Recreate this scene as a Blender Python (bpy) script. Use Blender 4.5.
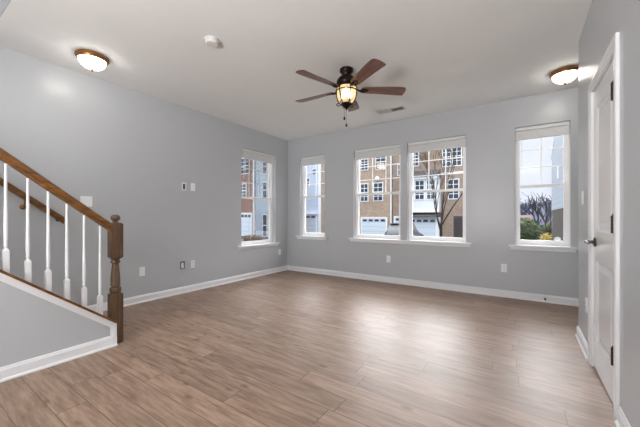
import bpy, bmesh, math, random
from mathutils import Vector, Matrix
PI = math.pi
R = math.radians
sc = bpy.context.scene
for o in list(bpy.data.objects):
    bpy.data.objects.remove(o)
C = sc.collection

# ------------------------------------------------------------------ camera, world, lights, exposure
XL, YB, XR, H, EYE = -4.15, 4.945, 0.4425, 2.754, 1.115
cam_d = bpy.data.cameras.new('camera')
cam = bpy.data.objects.new('camera', cam_d); C.objects.link(cam)
cam.location = (0, 0, EYE); cam.rotation_euler = (PI/2, 0, R(33.826))
cam_d.sensor_width = 36; cam_d.lens = 36*300.9/640; cam_d.shift_y = 3.96/640
cam_d.clip_start = 0.02; cam_d.clip_end = 500
sc.camera = cam

W = bpy.data.worlds.new('overcast_sky'); sc.world = W; W.use_nodes = True
nt = W.node_tree; nt.nodes.clear()
wo = nt.nodes.new('ShaderNodeOutputWorld'); bg = nt.nodes.new('ShaderNodeBackground')
tc = nt.nodes.new('ShaderNodeTexCoord'); sx = nt.nodes.new('ShaderNodeSeparateXYZ')
rp = nt.nodes.new('ShaderNodeValToRGB')
rp.color_ramp.elements[0].position = 0.0; rp.color_ramp.elements[0].color = (0.60, 0.645, 0.74, 1)
rp.color_ramp.elements[1].position = 0.9; rp.color_ramp.elements[1].color = (3.0, 3.08, 3.2, 1)
e = rp.color_ramp.elements.new(0.27); e.color = (0.68, 0.71, 0.78, 1)
e = rp.color_ramp.elements.new(0.5); e.color = (2.1, 2.16, 2.25, 1)
nt.links.new(tc.outputs['Generated'], sx.inputs[0]); nt.links.new(sx.outputs['Z'], rp.inputs[0])
nt.links.new(rp.outputs[0], bg.inputs[0]); nt.links.new(bg.outputs[0], wo.inputs[0])
bg.inputs[1].default_value = 1.0

def light(name, typ, loc, rot, power, col=(1, 1, 1), **kw):
    d = bpy.data.lights.new(name, typ); d.energy = power; d.color = col
    for k, v in kw.items(): setattr(d, k, v)
    o = bpy.data.objects.new(name, d); C.objects.link(o); o.location = loc; o.rotation_euler = rot
    return o
# sun behind thin cloud, high beyond the houses opposite: it shines in through the back windows
light('hazy_sun', 'SUN', (0, 20, 20), Vector((0.06, 0.62, 0.78)).to_track_quat('Z', 'Y').to_euler(), 16.0, (0.97, 0.98, 1.0), angle=R(80))
# fill lights added behind the camera: one outside a rear opening, one facing up
light('rear_fill', 'AREA', (-1.10, -4.25, 1.25), (PI/2, 0, 0), 10, (0.97, 0.99, 1.0), shape='RECTANGLE', size=1.6, size_y=2.2)
light('bounce_fill', 'AREA', (-0.95, -2.3, 1.15), (R(180-14), 0, 0), 205, (1.0, 0.99, 0.97), shape='RECTANGLE', size=1.2, size_y=1.2)
sc.view_settings.view_transform = 'Standard'; sc.view_settings.look = 'None'
sc.view_settings.gamma = 1; sc.view_settings.use_curve_mapping = False
sc.view_settings.exposure = 0.42
sc.cycles.use_denoising = True
sc.cycles.max_bounces = 10; sc.cycles.diffuse_bounces = 6; sc.cycles.glossy_bounces = 4
sc.cycles.transparent_max_bounces = 16
sc.cycles.sample_clamp_indirect = 6

# ------------------------------------------------------------------ materials
def srgb(r, g, b):
    f = lambda c: c/12.92 if c <= 0.04045 else ((c+0.055)/1.055)**2.4
    return (f(r/255), f(g/255), f(b/255), 1)
class NT:
    def __init__(s, name):
        s.m = bpy.data.materials.new(name); s.m.use_nodes = True
        s.t = s.m.node_tree; s.b = s.t.nodes['Principled BSDF']; s.out = s.t.nodes['Material Output']
    def n(s, typ, **kw):
        x = s.t.nodes.new('ShaderNode'+typ)
        for k, v in kw.items(): setattr(x, k, v)
        return x
    def l(s, a, b): s.t.links.new(a, b)
    def math(s, op, a, b=None, c=None):
        x = s.n('Math', operation=op)
        for i, v in enumerate((a, b, c)):
            if v is None: continue
            if isinstance(v, (int, float)): x.inputs[i].default_value = v
            else: s.l(v, x.inputs[i])
        return x.outputs[0]
    def mix(s, fac, a, b, blend='MIX'):
        x = s.n('Mix', data_type='RGBA', blend_type=blend)
        for i, v in ((0, fac), (6, a), (7, b)):
            if isinstance(v, (int, float)): x.inputs[i].default_value = v
            elif isinstance(v, tuple): x.inputs[i].default_value = v
            else: s.l(v, x.inputs[i])
        return x.outputs[2]
def mat(name, col, rough=0.5, metal=0, bump=0, bscale=60, spec=0.5, var=0, vscale=8):
    N = NT(name); b = N.b
    b.inputs['Base Color'].default_value = col; b.inputs['Roughness'].default_value = rough
    b.inputs['Metallic'].default_value = metal; b.inputs['Specular IOR Level'].default_value = spec
    co = N.n('TexCoord')
    if bump:
        no = N.n('TexNoise'); no.inputs['Scale'].default_value = bscale; no.inputs['Detail'].default_value = 3
        N.l(co.outputs['Object'], no.inputs['Vector'])
        bp = N.n('Bump'); bp.inputs['Strength'].default_value = bump; bp.inputs['Distance'].default_value = 0.002
        N.l(no.outputs['Fac'], bp.inputs['Height']); N.l(bp.outputs[0], b.inputs['Normal'])
    if var:
        n2 = N.n('TexNoise'); n2.inputs['Scale'].default_value = vscale; n2.inputs['Detail'].default_value = 4
        N.l(co.outputs['Object'], n2.inputs['Vector'])
        f = N.math('MULTIPLY_ADD', n2.outputs['Fac'], 2*var, 1-var)
        cb = N.n('CombineColor'); [N.l(f, cb.inputs[i]) for i in range(3)]
        N.l(N.mix(1.0, col, cb.outputs[0], 'MULTIPLY'), b.inputs['Base Color'])
    return N.m
def emis(name, col, s):
    N = NT(name)
    N.b.inputs['Base Color'].default_value = col
    N.b.inputs['Emission Color'].default_value = col; N.b.inputs['Emission Strength'].default_value = s
    return N.m
def glass(name, tint=(1, 1, 1, 1), ior=1.45, rough=0.0):
    N = NT(name); N.t.nodes.remove(N.b)
    tr = N.n('BsdfTransparent'); tr.inputs[0].default_value = tint
    gl = N.n('BsdfGlossy'); gl.inputs['Roughness'].default_value = rough
    fr = N.n('Fresnel'); fr.inputs[0].default_value = ior
    mx = N.n('MixShader'); N.l(N.math('MULTIPLY', fr.outputs[0], 0.6), mx.inputs[0])
    N.l(tr.outputs[0], mx.inputs[1]); N.l(gl.outputs[0], mx.inputs[2]); N.l(mx.outputs[0], N.out.inputs[0])
    return N.m
def floor_mat():
    N = NT('laminate_planks'); co = N.n('TexCoord'); sp = N.n('SeparateXYZ'); N.l(co.outputs['Object'], sp.inputs[0])
    x, y = sp.outputs['X'], sp.outputs['Y']
    PW, PL = 0.150, 1.22
    yy = N.math('DIVIDE', N.math('SUBTRACT', y, 0.13), PW); row = N.math('FLOOR', yy); fy = N.math('FRACT', yy)
    w1 = N.n('TexWhiteNoise', noise_dimensions='1D'); N.l(row, w1.inputs['W'])
    xx = N.math('ADD', N.math('DIVIDE', x, PL), N.math('MULTIPLY', w1.outputs['Value'], 7.3))
    col = N.math('FLOOR', xx); fx = N.math('FRACT', xx)
    cv = N.n('CombineXYZ'); N.l(row, cv.inputs[0]); N.l(col, cv.inputs[1])
    w2 = N.n('TexWhiteNoise', noise_dimensions='2D'); N.l(cv.outputs[0], w2.inputs['Vector'])
    rnd = w2.outputs['Value']
    # grain, stretched along the plank, with its own offset on each plank
    gv = N.n('CombineXYZ')
    N.l(N.math('MULTIPLY_ADD', rnd, 31.0, N.math('MULTIPLY', x, 1.5)), gv.inputs[0])
    N.l(N.math('MULTIPLY', y, 12.0), gv.inputs[1]); N.l(N.math('MULTIPLY', rnd, 17.0), gv.inputs[2])
    g = N.n('TexNoise'); g.inputs['Scale'].default_value = 2.6; g.inputs['Detail'].default_value = 7; g.inputs['Roughness'].default_value = 0.62; g.inputs['Distortion'].default_value = 0.25
    N.l(gv.outputs[0], g.inputs['Vector'])
    gf = N.n('CombineXYZ'); N.l(N.math('MULTIPLY_ADD', rnd, 13.0, N.math('MULTIPLY', x, 3.0)), gf.inputs[0]); N.l(N.math('MULTIPLY', y, 45.0), gf.inputs[1])
    g2 = N.n('TexNoise'); g2.inputs['Scale'].default_value = 2.0; g2.inputs['Detail'].default_value = 4; N.l(gf.outputs[0], g2.inputs['Vector'])
    kv = N.n('CombineXYZ'); N.l(N.math('MULTIPLY', x, 2.0), kv.inputs[0]); N.l(N.math('MULTIPLY', y, 4.4), kv.inputs[1]); N.l(rnd, kv.inputs[2])
    vk = N.n('TexVoronoi', feature='F1'); vk.inputs['Scale'].default_value = 1.7; N.l(kv.outputs[0], vk.inputs['Vector'])
    knot = N.n('MapRange', interpolation_type='SMOOTHSTEP'); knot.inputs[1].default_value = 0.19; knot.inputs[2].default_value = 0.03; knot.inputs[3].default_value = 0; knot.inputs[4].default_value = 1
    N.l(vk.outputs['Distance'], knot.inputs[0])
    r = N.n('ValToRGB'); cr = r.color_ramp
    cr.elements[0].position = 0.22; cr.elements[0].color = srgb(100, 77, 60)
    cr.elements[1].position = 0.80; cr.elements[1].color = srgb(172, 148, 130)
    q = cr.elements.new(0.5); q.color = srgb(143, 118, 101)
    N.l(g.outputs['Fac'], r.inputs[0])
    tone = N.math('MULTIPLY_ADD', rnd, 0.26, 0.87)
    tone = N.math('MULTIPLY', tone, N.math('MULTIPLY_ADD', g2.outputs['Fac'], 0.44, 0.78))
    cb = N.n('CombineColor'); [N.l(tone, cb.inputs[i]) for i in range(3)]
    c1 = N.mix(1.0, r.outputs[0], cb.outputs[0], 'MULTIPLY')
    c1 = N.mix(N.math('MULTIPLY', knot.outputs[0], 0.55), c1, srgb(70, 48, 36))
    sy = N.math('LESS_THAN', N.math('MINIMUM', fy, N.math('SUBTRACT', 1.0, fy)), 0.0135)
    sx_ = N.math('LESS_THAN', N.math('MINIMUM', fx, N.math('SUBTRACT', 1.0, fx)), 0.0019)
    seam = N.math('MAXIMUM', sy, sx_)
    c2 = N.mix(N.math('MULTIPLY', seam, 0.7), c1, srgb(58, 42, 34))
    N.l(c2, N.b.inputs['Base Color'])
    N.l(N.math('MULTIPLY_ADD', g2.outputs['Fac'], 0.12, 0.36), N.b.inputs['Roughness'])
    bp = N.n('Bump'); bp.inputs['Strength'].default_value = 0.25; bp.inputs['Distance'].default_value = 0.0015
    N.l(N.math('SUBTRACT', N.math('MULTIPLY', g2.outputs['Fac'], 0.5), seam), bp.inputs['Height']); N.l(bp.outputs[0], N.b.inputs['Normal'])
    return N.m
def wood_mat(name, dark, lit, axis=1, rough=0.35, scale=1.0):
    N = NT(name); co = N.n('TexCoord'); mp = N.n('Mapping')
    s = [28*scale]*3; s[axis] = 3*scale; mp.inputs['Scale'].default_value = s
    N.l(co.outputs['Object'], mp.inputs[0])
    no = N.n('TexNoise'); no.inputs['Scale'].default_value = 1.5; no.inputs['Detail'].default_value = 5; no.inputs['Distortion'].default_value = 0.5
    N.l(mp.outputs[0], no.inputs['Vector'])
    r = N.n('ValToRGB'); r.color_ramp.elements[0].position = 0.32; r.color_ramp.elements[0].color = dark
    r.color_ramp.elements[1].position = 0.68; r.color_ramp.elements[1].color = lit
    N.l(no.outputs['Fac'], r.inputs[0]); N.l(r.outputs[0], N.b.inputs['Base Color'])
    N.b.inputs['Roughness'].default_value = rough
    return N.m
def brick_mat(name, a, b, mortar, scale=1.0, axis='X'):
    N = NT(name); co = N.n('TexCoord'); sp = N.n('SeparateXYZ'); N.l(co.outputs['Object'], sp.inputs[0])
    cv = N.n('CombineXYZ'); N.l(sp.outputs[axis], cv.inputs[0]); N.l(sp.outputs['Z'], cv.inputs[1])
    br = N.n('TexBrick'); br.inputs['Scale'].default_value = 3.2*scale; br.inputs['Color1'].default_value = a; br.inputs['Color2'].default_value = b
    br.inputs['Mortar'].default_value = mortar; br.inputs['Mortar Size'].default_value = 0.02
    N.l(cv.outputs[0], br.inputs['Vector'])
    no = N.n('TexNoise'); no.inputs['Scale'].default_value = 1.4; N.l(co.outputs['Object'], no.inputs['Vector'])
    f = N.math('MULTIPLY_ADD', no.outputs['Fac'], 0.5, 0.75)
    cb = N.n('CombineColor'); [N.l(f, cb.inputs[i]) for i in range(3)]
    N.l(N.mix(1.0, br.outputs[0], cb.outputs[0], 'MULTIPLY'), N.b.inputs['Base Color']); N.b.inputs['Roughness'].default_value = 0.9; N.b.inputs['Specular IOR Level'].default_value = 0.1
    return N.m
def siding_mat(name, col, pitch=0.18):
    N = NT(name); co = N.n('TexCoord'); sp = N.n('SeparateXYZ'); N.l(co.outputs['Object'], sp.inputs[0])
    f = N.math('FRACT', N.math('DIVIDE', sp.outputs['Z'], pitch))
    g = N.math('LESS_THAN', f, 0.1)
    dk = tuple(c*0.7 for c in col[:3])+(1,)
    N.l(N.mix(g, col, dk), N.b.inputs['Base Color']); N.b.inputs['Roughness'].default_value = 0.7; N.b.inputs['Specular IOR Level'].default_value = 0.15
    bp = N.n('Bump'); bp.inputs['Strength'].default_value = 0.4; bp.inputs['Distance'].default_value = 0.02
    N.l(f, bp.inputs['Height']); N.l(bp.outputs[0], N.b.inputs['Normal'])
    return N.m
M = {}
M['wall'] = mat('grey_wall_paint', srgb(187, 190, 194), 0.31, bump=0.06, bscale=70, spec=0.45)
M['ceil'] = mat('ceiling_paint', srgb(234, 235, 235), 0.8, bump=0.06, bscale=120)
M['trim'] = mat('white_trim_paint', srgb(232, 233, 235), 0.32, bump=0.02, bscale=30)
M['door'] = mat('white_door_paint', srgb(230, 231, 233), 0.16, bump=0.015, bscale=25)
M['vinyl'] = mat('white_window_vinyl', srgb(250, 250, 251), 0.35, bump=0.01)
M['blind'] = mat('white_blind_slats', srgb(228, 229, 230), 0.5, bump=0.02)
M['plate'] = mat('white_plate_plastic', srgb(246, 248, 250), 0.35, bump=0.01)
M['slot'] = mat('dark_socket_slots', srgb(60, 60, 60), 0.6, bump=0.01)
M['floor'] = floor_mat()
M['rail'] = wood_mat('golden_oak_rail', srgb(82, 50, 20), srgb(130, 86, 40), axis=1, rough=0.35)
M['newel'] = wood_mat('dark_oak_newel', srgb(68, 50, 36), srgb(104, 80, 58), axis=2, rough=0.4)
M['tread'] = wood_mat('oak_tread', srgb(98, 64, 36), srgb(146, 102, 60), axis=0, rough=0.4)
M['bronze'] = mat('oil_rubbed_bronze', srgb(38, 28, 24), 0.38, 0.75, bump=0.05, var=0.15)
M['brass'] = mat('antique_brass_ring', srgb(150, 108, 66), 0.32, 0.8, bump=0.04, var=0.12)
M['nickel'] = mat('dark_nickel', srgb(92, 88, 86), 0.3, 0.9, bump=0.02)
M['hinge'] = mat('dark_hinge_bronze', srgb(64, 50, 44), 0.35, 0.8, bump=0.02)
M['blade'] = wood_mat('walnut_fan_blade', srgb(94, 62, 52), srgb(134, 94, 80), axis=0, rough=0.28, scale=1.3)
M['dome'] = emis('lit_white_glass_dome', (1.0, 0.94, 0.86, 1), 13.0)
M['bulb'] = emis('lit_bulb', (1.0, 0.80, 0.52, 1), 6.0)
M['pane'] = glass('window_glass')
M['grate'] = mat('white_vent_metal', srgb(214, 213, 211), 0.45, bump=0.01)
M['ventdark'] = mat('dark_vent_gap', srgb(70, 68, 66), 0.8, bump=0.01)
M['black'] = mat('black_plastic', srgb(24, 22, 22), 0.4, bump=0.01)
M['dooroak'] = M['newel']
# exterior
M['tan_brick'] = brick_mat('tan_brick', srgb(172, 152, 134), srgb(150, 132, 116), srgb(186, 172, 156))
M['dim_brick'] = brick_mat('brown_brick', srgb(154, 136, 122), srgb(130, 112, 102), srgb(166, 150, 138))
M['red_brick'] = brick_mat('red_brick', srgb(140, 104, 92), srgb(118, 84, 74), srgb(172, 152, 142))
M['dark_brick'] = brick_mat('dark_brick', srgb(64, 59, 57), srgb(55, 50, 50), srgb(78, 74, 72), axis='Y')
M['blue_siding'] = siding_mat('pale_blue_siding', srgb(186, 202, 220))
M['white_siding'] = siding_mat('white_siding', srgb(222, 228, 236))
M['grey_siding'] = siding_mat('grey_blue_siding', srgb(138, 147, 160))
M['etrim'] = mat('white_outdoor_trim', srgb(232, 236, 242), 0.6, bump=0.02)
M['garage'] = siding_mat('pale_blue_garage_door', srgb(206, 218, 232), 0.55)
M['eglass'] = mat('dark_outdoor_glass', srgb(46, 58, 76), 0.12, bump=0.005)
M['ereflect'] = mat('cream_lamp_reflection', srgb(206, 188, 166), 0.7, bump=0.02)
M['roof'] = mat('dark_shingles', srgb(84, 82, 84), 0.9, bump=0.3, bscale=8, var=0.2, spec=0.05)
M['edoor'] = mat('dark_entry_door', srgb(52, 46, 48), 0.5, bump=0.02)
M['lawn'] = mat('dull_winter_lawn', srgb(62, 66, 44), 0.95, bump=0.4, bscale=20, var=0.3, vscale=1.5, spec=0.05)
M['asphalt'] = mat('grey_asphalt', srgb(82, 82, 84), 0.9, bump=0.2, bscale=30, var=0.12, spec=0.05)
M['bark'] = mat('dark_tree_bark', srgb(56, 46, 44), 0.9, bump=0.5, bscale=30, var=0.2, spec=0.05)
M['farbark'] = mat('distant_bare_twigs', srgb(48, 51, 66), 0.9, bump=0.2, var=0.25, vscale=0.6, spec=0.05)
M['far_house'] = mat('faded_pink_stucco', srgb(78, 66, 62), 0.9, bump=0.02, spec=0.05)
M['evergreen'] = mat('evergreen_leaves', srgb(66, 76, 56), 0.8, bump=0.3, var=0.4, vscale=2.5, spec=0.05)
M['yellow'] = mat('yellow_green_leaves', srgb(130, 116, 62), 0.8, bump=0.3, var=0.35, vscale=6, spec=0.05)
M['mulch'] = mat('brown_mulch', srgb(88, 74, 62), 0.95, bump=0.5, bscale=20, var=0.3, spec=0.05)
M['car'] = mat('dark_blue_car_paint', srgb(34, 40, 52), 0.6, 0.0, bump=0.01, spec=0.15)
M['carglass'] = mat('car_glass', srgb(26, 32, 40), 0.45, bump=0.005, spec=0.2)
M['tyre'] = mat('black_tyre', srgb(22, 22, 22), 0.8, bump=0.2)
M['lamp_red'] = mat('red_tail_lamp', srgb(150, 24, 20), 0.25, bump=0.01)

# ------------------------------------------------------------------ helpers
def obj(name, bm, m, parent=None, smooth=False, loc=None):
    me = bpy.data.meshes.new(name)
    bmesh.ops.remove_doubles(bm, verts=bm.verts, dist=1e-6)
    bmesh.ops.recalc_face_normals(bm, faces=bm.faces)
    bm.to_mesh(me); bm.free()
    ms = m if isinstance(m, (list, tuple)) else [m]
    for k in ms: me.materials.append(M[k])
    if smooth:
        for p in me.polygons: p.use_smooth = True
        try: me.set_sharp_from_angle(angle=R(38))
        except Exception: pass
    o = bpy.data.objects.new(name, me); C.objects.link(o)
    if parent: o.parent = parent
    if loc: o.location = loc
    return o
def tag(o, label=None, cat=None, group=None, kind=None):
    if label: o['label'] = label
    if cat: o['category'] = cat
    if group: o['group'] = group
    if kind: o['kind'] = kind
    return o
def thing(name, label, cat, loc=(0, 0, 0), rz=0, group=None):
    o = bpy.data.objects.new(name, None); C.objects.link(o); o.location = loc; o.rotation_euler = (0, 0, rz)
    o.empty_display_size = 0.05
    return tag(o, label, cat, group)
def dup(o, parent=None):
    c = o.copy(); C.objects.link(c)
    if parent: c.parent = parent
    for ch in list(o.children): dup(ch, c)
    return c
def box(bm, x0, x1, y0, y1, z0, z1, bev=0, mi=0):
    r = bmesh.ops.create_cube(bm, size=1)
    for v in r['verts']:
        v.co = Vector((x0+(v.co.x+.5)*(x1-x0), y0+(v.co.y+.5)*(y1-y0), z0+(v.co.z+.5)*(z1-z0)))
    fs = set(f for v in r['verts'] for f in v.link_faces)
    for f in fs: f.material_index = mi
    if bev:
        es = list(set(e for v in r['verts'] for e in v.link_edges))
        q = bmesh.ops.bevel(bm, geom=es, offset=bev, segments=2, affect='EDGES', profile=0.5)
        for f in q['faces']: f.material_index = mi
    return bm
def B(*a, **k): return box(bmesh.new(), *a, **k)
def prism(bm, pts, axis, a0, a1, mi=0):
    """extrude a 2-D polygon along axis; pts are the two other coordinates in x,y,z order"""
    def P(p, a):
        l = list(p); l.insert(axis, a); return Vector(l)
    v0 = [bm.verts.new(P(p, a0)) for p in pts]; v1 = [bm.verts.new(P(p, a1)) for p in pts]
    n = len(pts); fs = [bm.faces.new(v0), bm.faces.new(v1[::-1])]
    for i in range(n): fs.append(bm.faces.new((v0[i], v0[(i+1) % n], v1[(i+1) % n], v1[i])))
    for f in fs: f.material_index = mi
    return bm
def lathe(bm, prof, center=(0, 0, 0), seg=24, mi=0, rot=None):
    """prof: list of (r, z)"""
    rings = []
    mt = rot or Matrix.Identity(3); cv = Vector(center)
    for r, z in prof:
        if r < 1e-5: rings.append([bm.verts.new(cv+mt@Vector((0, 0, z)))])
        else: rings.append([bm.verts.new(cv+mt@Vector((r*math.cos(2*PI*i/seg), r*math.sin(2*PI*i/seg), z))) for i in range(seg)])
    for a, b in zip(rings, rings[1:]):
        for i in range(seg):
            j = (i+1) % seg
            if len(a) == 1 and len(b) == 1: continue
            if len(a) == 1: f = bm.faces.new((a[0], b[i], b[j]))
            elif len(b) == 1: f = bm.faces.new((a[i], a[j], b[0]))
            else: f = bm.faces.new((a[i], a[j], b[j], b[i]))
            f.material_index = mi
    for rg, fl in ((rings[0], 1), (rings[-1], 0)):
        if len(rg) > 1: bm.faces.new(rg[::-1] if fl else rg).material_index = mi
    return bm
def tube(bm, pts, rad, seg=10, mi=0):
    pts = [Vector(p) for p in pts]
    rs = rad if isinstance(rad, (list, tuple)) else [rad]*len(pts)
    rings = []; u = None
    for i, p in enumerate(pts):
        d = (pts[min(i+1, len(pts)-1)]-pts[max(i-1, 0)]).normalized()
        if u is None:
            u = d.orthogonal().normalized()
        else:
            u = (u-d*u.dot(d))
            u = u.normalized() if u.length > 1e-6 else d.orthogonal().normalized()
        w = d.cross(u)
        rings.append([bm.verts.new(p+(u*math.cos(2*PI*k/seg)+w*math.sin(2*PI*k/seg))*rs[i]) for k in range(seg)])
    for a, b in zip(rings, rings[1:]):
        for k in range(seg):
            bm.faces.new((a[k], a[(k+1) % seg], b[(k+1) % seg], b[k])).material_index = mi
    bm.faces.new(rings[0][::-1]).material_index = mi; bm.faces.new(rings[-1]).material_index = mi
    return bm
def wall_holes(axis, c0, c1, u0, u1, z0, z1, holes):
    """slab normal to axis (0: X, 1: Y) from c0 to c1 with rectangular holes (ua, ub, za, zb)"""
    bm = bmesh.new()
    us = sorted({u0, u1, *[h[0] for h in holes], *[h[1] for h in holes]})
    zs = sorted({z0, z1, *[h[2] for h in holes], *[h[3] for h in holes]})
    def P(c, u, z): return Vector((c, u, z)) if axis == 0 else Vector((u, c, z))
    def inh(i, j):
        if i < 0 or j < 0 or i >= len(us)-1 or j >= len(zs)-1: return True
        um, zm = (us[i]+us[i+1])/2, (zs[j]+zs[j+1])/2
        return any(h[0] < um < h[1] and h[2] < zm < h[3] for h in holes)
    def q(*ps): bm.faces.new([bm.verts.new(p) for p in ps])
    for i in range(len(us)-1):
        for j in range(len(zs)-1):
            if inh(i, j): continue
            a, b, zc, zd = us[i], us[i+1], zs[j], zs[j+1]
            for c in (c0, c1): q(P(c, a, zc), P(c, b, zc), P(c, b, zd), P(c, a, zd))
            if inh(i-1, j): q(P(c0, a, zc), P(c1, a, zc), P(c1, a, zd), P(c0, a, zd))
            if inh(i+1, j): q(P(c0, b, zc), P(c1, b, zc), P(c1, b, zd), P(c0, b, zd))
            if inh(i, j-1): q(P(c0, a, zc), P(c0, b, zc), P(c1, b, zc), P(c1, a, zc))
            if inh(i, j+1): q(P(c0, a, zd), P(c0, b, zd), P(c1, b, zd), P(c1, a, zd))
    return bm
def S(name, bm, m, parent=None, smooth=False):
    return tag(obj(name, bm, m, parent, smooth), kind='structure')

# ------------------------------------------------------------------ room shell
XE, YF = 2.0, -4.0          # far right of the entry behind the closet, and the wall behind the camera
XK = -2.945                 # room face of the stair knee wall
HZ = 5.3
YO = 0.59                   # edge of the stairwell opening in the ceiling
WT = 0.20
ZS, ZT = 0.735, 2.352       # sill and head of the back windows
WIN = {2: (-3.815, -3.205), 3: (-2.571, -1.690), 4: (-1.578, -0.690), 5: (-0.075, 0.515)}
W1 = (3.675, 4.575, 0.600, 2.368)

S('floor', B(XL-WT, XE, YF, YB+WT, -0.12, 0), 'floor')
bm = B(XL-WT, XE, YO, YB+WT, H, H+0.12); box(bm, XK-0.11, XE, YF, YO, H, H+0.12)
S('ceiling', bm, 'ceil')
S('wall_left', wall_holes(0, XL-WT, XL, YF, YB+WT, 0, HZ, [W1]), 'wall')
S('wall_back', wall_holes(1, YB, YB+WT, XL, XE, 0, H, [(a, b, ZS, ZT) for a, b in WIN.values()]), 'wall')
DY0, DY1, DZ = 2.345, 3.010, 2.050
S('wall_right', wall_holes(0, XR, XR+0.115, YF, 3.69, 0, H, [(DY0-0.022, DY1+0.022, -1, DZ+0.012)]), 'wall')
S('wall_closet', B(XR+0.115, XE, 3.575, 3.69, 0, H), 'wall')
S('wall_entry', B(XE, XE+0.1, YF, YB+WT, 0, H), 'wall')
S('wall_front', wall_holes(1, YF-0.12, YF, XL, XE, 0, HZ, [(-1.95, -0.25, 0.12, 2.35)]), 'wall')
bm = B(XL, XK-0.0, YO, YO+0.12, H+0.12, HZ)
bm2 = bm; box(bm2, XK-0.11, XK, YF, YO, H+0.12, HZ)
S('wall_stairwell', bm2, 'wall')
S('wall_stairwell_edge', B(XL, XK-0.11, YO-0.006, YO, H-0.0, H+0.13), 'wall')
S('ceiling_stairwell', B(XL-WT, XK+0.1, YF-0.1, YO+0.12, HZ, HZ+0.1), 'ceil')

# baseboards: flat board, small stepped top and a quarter-round shoe
def bb_prof(d):   # d: +1 or -1 out from the wall; returns profile (offset, z)
    return [(0, 0), (d*0.024, 0), (d*0.024, 0.010), (d*0.014, 0.020), (d*0.014, 0.074), (d*0.009, 0.082), (d*0.009, 0.088), (d*0.004, 0.096), (0, 0.096)]
def baseboard(name, axis, wallc, d, a0, a1):
    pts = [(wallc+o, z) for o, z in bb_prof(d)]
    return S(name, prism(bmesh.new(), pts, 1 if axis == 0 else 0, a0, a1), 'trim')
baseboard('baseboard_left', 0, XL, 1, 1.12, YB)
baseboard('baseboard_back', 1, YB, -1, XL, XE)
bm = bmesh.new()
for a0, a1 in ((YF, DY0-0.095), (DY1+0.095, 3.704)):
    prism(bm, [(XR+o, z) for o, z in bb_prof(-1)], 1, a0, a1)
prism(bm, [(3.69+o, z) for o, z in bb_prof(1)], 0, XR-0.014, XE)
S('baseboard_right', bm, 'trim')

# ------------------------------------------------------------------ windows
def window(n, to, w, z0, z1, cols, ears, depth=0.085):
    """to maps (u along the wall, d outwards from the room face, z) to a point box"""
    def bx(bm, u0, u1, d0, d1, za, zb, bev=0):
        p, q = to(u0, d0), to(u1, d1)
        return box(bm, min(p[0], q[0]), max(p[0], q[0]), min(p[1], q[1]), max(p[1], q[1]), za, zb, bev)
    d = depth; u0, u1 = w
    bm = bmesh.new(); f = 0.028
    bx(bm, u0, u0+f, d, d+0.085, z0, z1); bx(bm, u1-f, u1, d, d+0.085, z0, z1)
    bx(bm, u0+f, u1-f, d, d+0.085, z1-f, z1); bx(bm, u0+f, u1-f, d, d+0.085, z0, z0+f)
    fr = S('window_%d' % n, bm, 'vinyl')
    mid = (z0+z1)/2
    def sash(nm, za, zb, dd, grid):
        s = 0.030; bt = 0.042 if za < mid-0.2 else 0.036
        a, b = u0+f, u1-f
        bm = bmesh.new()
        bx(bm, a, a+s, dd, dd+0.03, za, zb); bx(bm, b-s, b, dd, dd+0.03, za, zb)
        bx(bm, a+s, b-s, dd, dd+0.03, za, za+bt); bx(bm, a+s, b-s, dd, dd+0.03, zb-0.036, zb)
        sa = obj(nm, bm, 'vinyl', fr)
        g0, g1, gz0, gz1 = a+s, b-s, za+bt, zb-0.036
        bm = bmesh.new(); bx(bm, g0, g1, dd+0.012, dd+0.016, gz0, gz1); obj('pane', bm, 'pane', sa)
        if grid:
            bm = bmesh.new(); m = 0.008
            for k in range(1, cols):
                u = g0+(g1-g0)*k/cols; bx(bm, u-m, u+m, dd+0.017, dd+0.022, gz0, gz1)
            for k in (1, 2):
                z = gz0+(gz1-gz0)*k/3; bx(bm, g0, g1, dd+0.0172, dd+0.0218, z-m, z+m)
            obj('grille', bm, 'vinyl', sa)
        else:
            bm = bmesh.new(); uc = (u0+u1)/2
            bx(bm, uc-0.03, uc+0.03, dd-0.012, dd, zb-0.016, zb-0.002, 0.003); obj('sash_lock', bm, 'vinyl', sa)
    sash('lower_sash', z0+f, mid+0.018, d+0.006, False)
    sash('upper_sash', mid-0.018, z1-f, d+0.040, True)
    return fr
def blind(to, w, z1, drop, label, ax):
    u0, u1 = w[0]+0.006, w[1]-0.006
    def bx(bm, a, b, d0, d1, za, zb, bev=0):
        p, q = to(a, d0), to(b, d1)
        return box(bm, min(p[0], q[0]), max(p[0], q[0]), min(p[1], q[1]), max(p[1], q[1]), za, zb, bev)
    c = to((u0+u1)/2, 0.05)
    t = thing('window_blind', label, 'blind', (c[0], c[1], z1))
    inv = Matrix.Translation((-c[0], -c[1], -z1))
    def mk(nm, bm, m):
        bm.transform(inv); return obj(nm, bm, m, t)
    bm = bmesh.new(); bx(bm, u0, u1, 0.026, 0.080, z1-0.046, z1-0.002, 0.003)
    mk('headrail', bm, 'blind')
    bm = bmesh.new(); n = 16; zz = z1-0.054
    h = (drop-0.054-0.018)/n
    for k in range(n): bx(bm, u0+0.004, u1-0.004, 0.030+0.0015*(k % 2), 0.078, zz-h*(k+0.80), zz-h*k)
    mk('slat_stack', bm, 'blind')
    bm = bmesh.new(); bx(bm, u0+0.004, u1-0.004, 0.030, 0.080, z1-drop, z1-drop+0.017, 0.002); mk('bottom_rail', bm, 'blind')
    bm = bmesh.new()
    p = to(u0+0.07, 0.022); tube(bm, [(p[0], p[1], z1-0.05), (p[0], p[1], z1-drop-0.38)], 0.0025, 6); mk('tilt_wand', bm, 'blind')
    return t
toB = lambda u, d: (u, YB+d)
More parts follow.
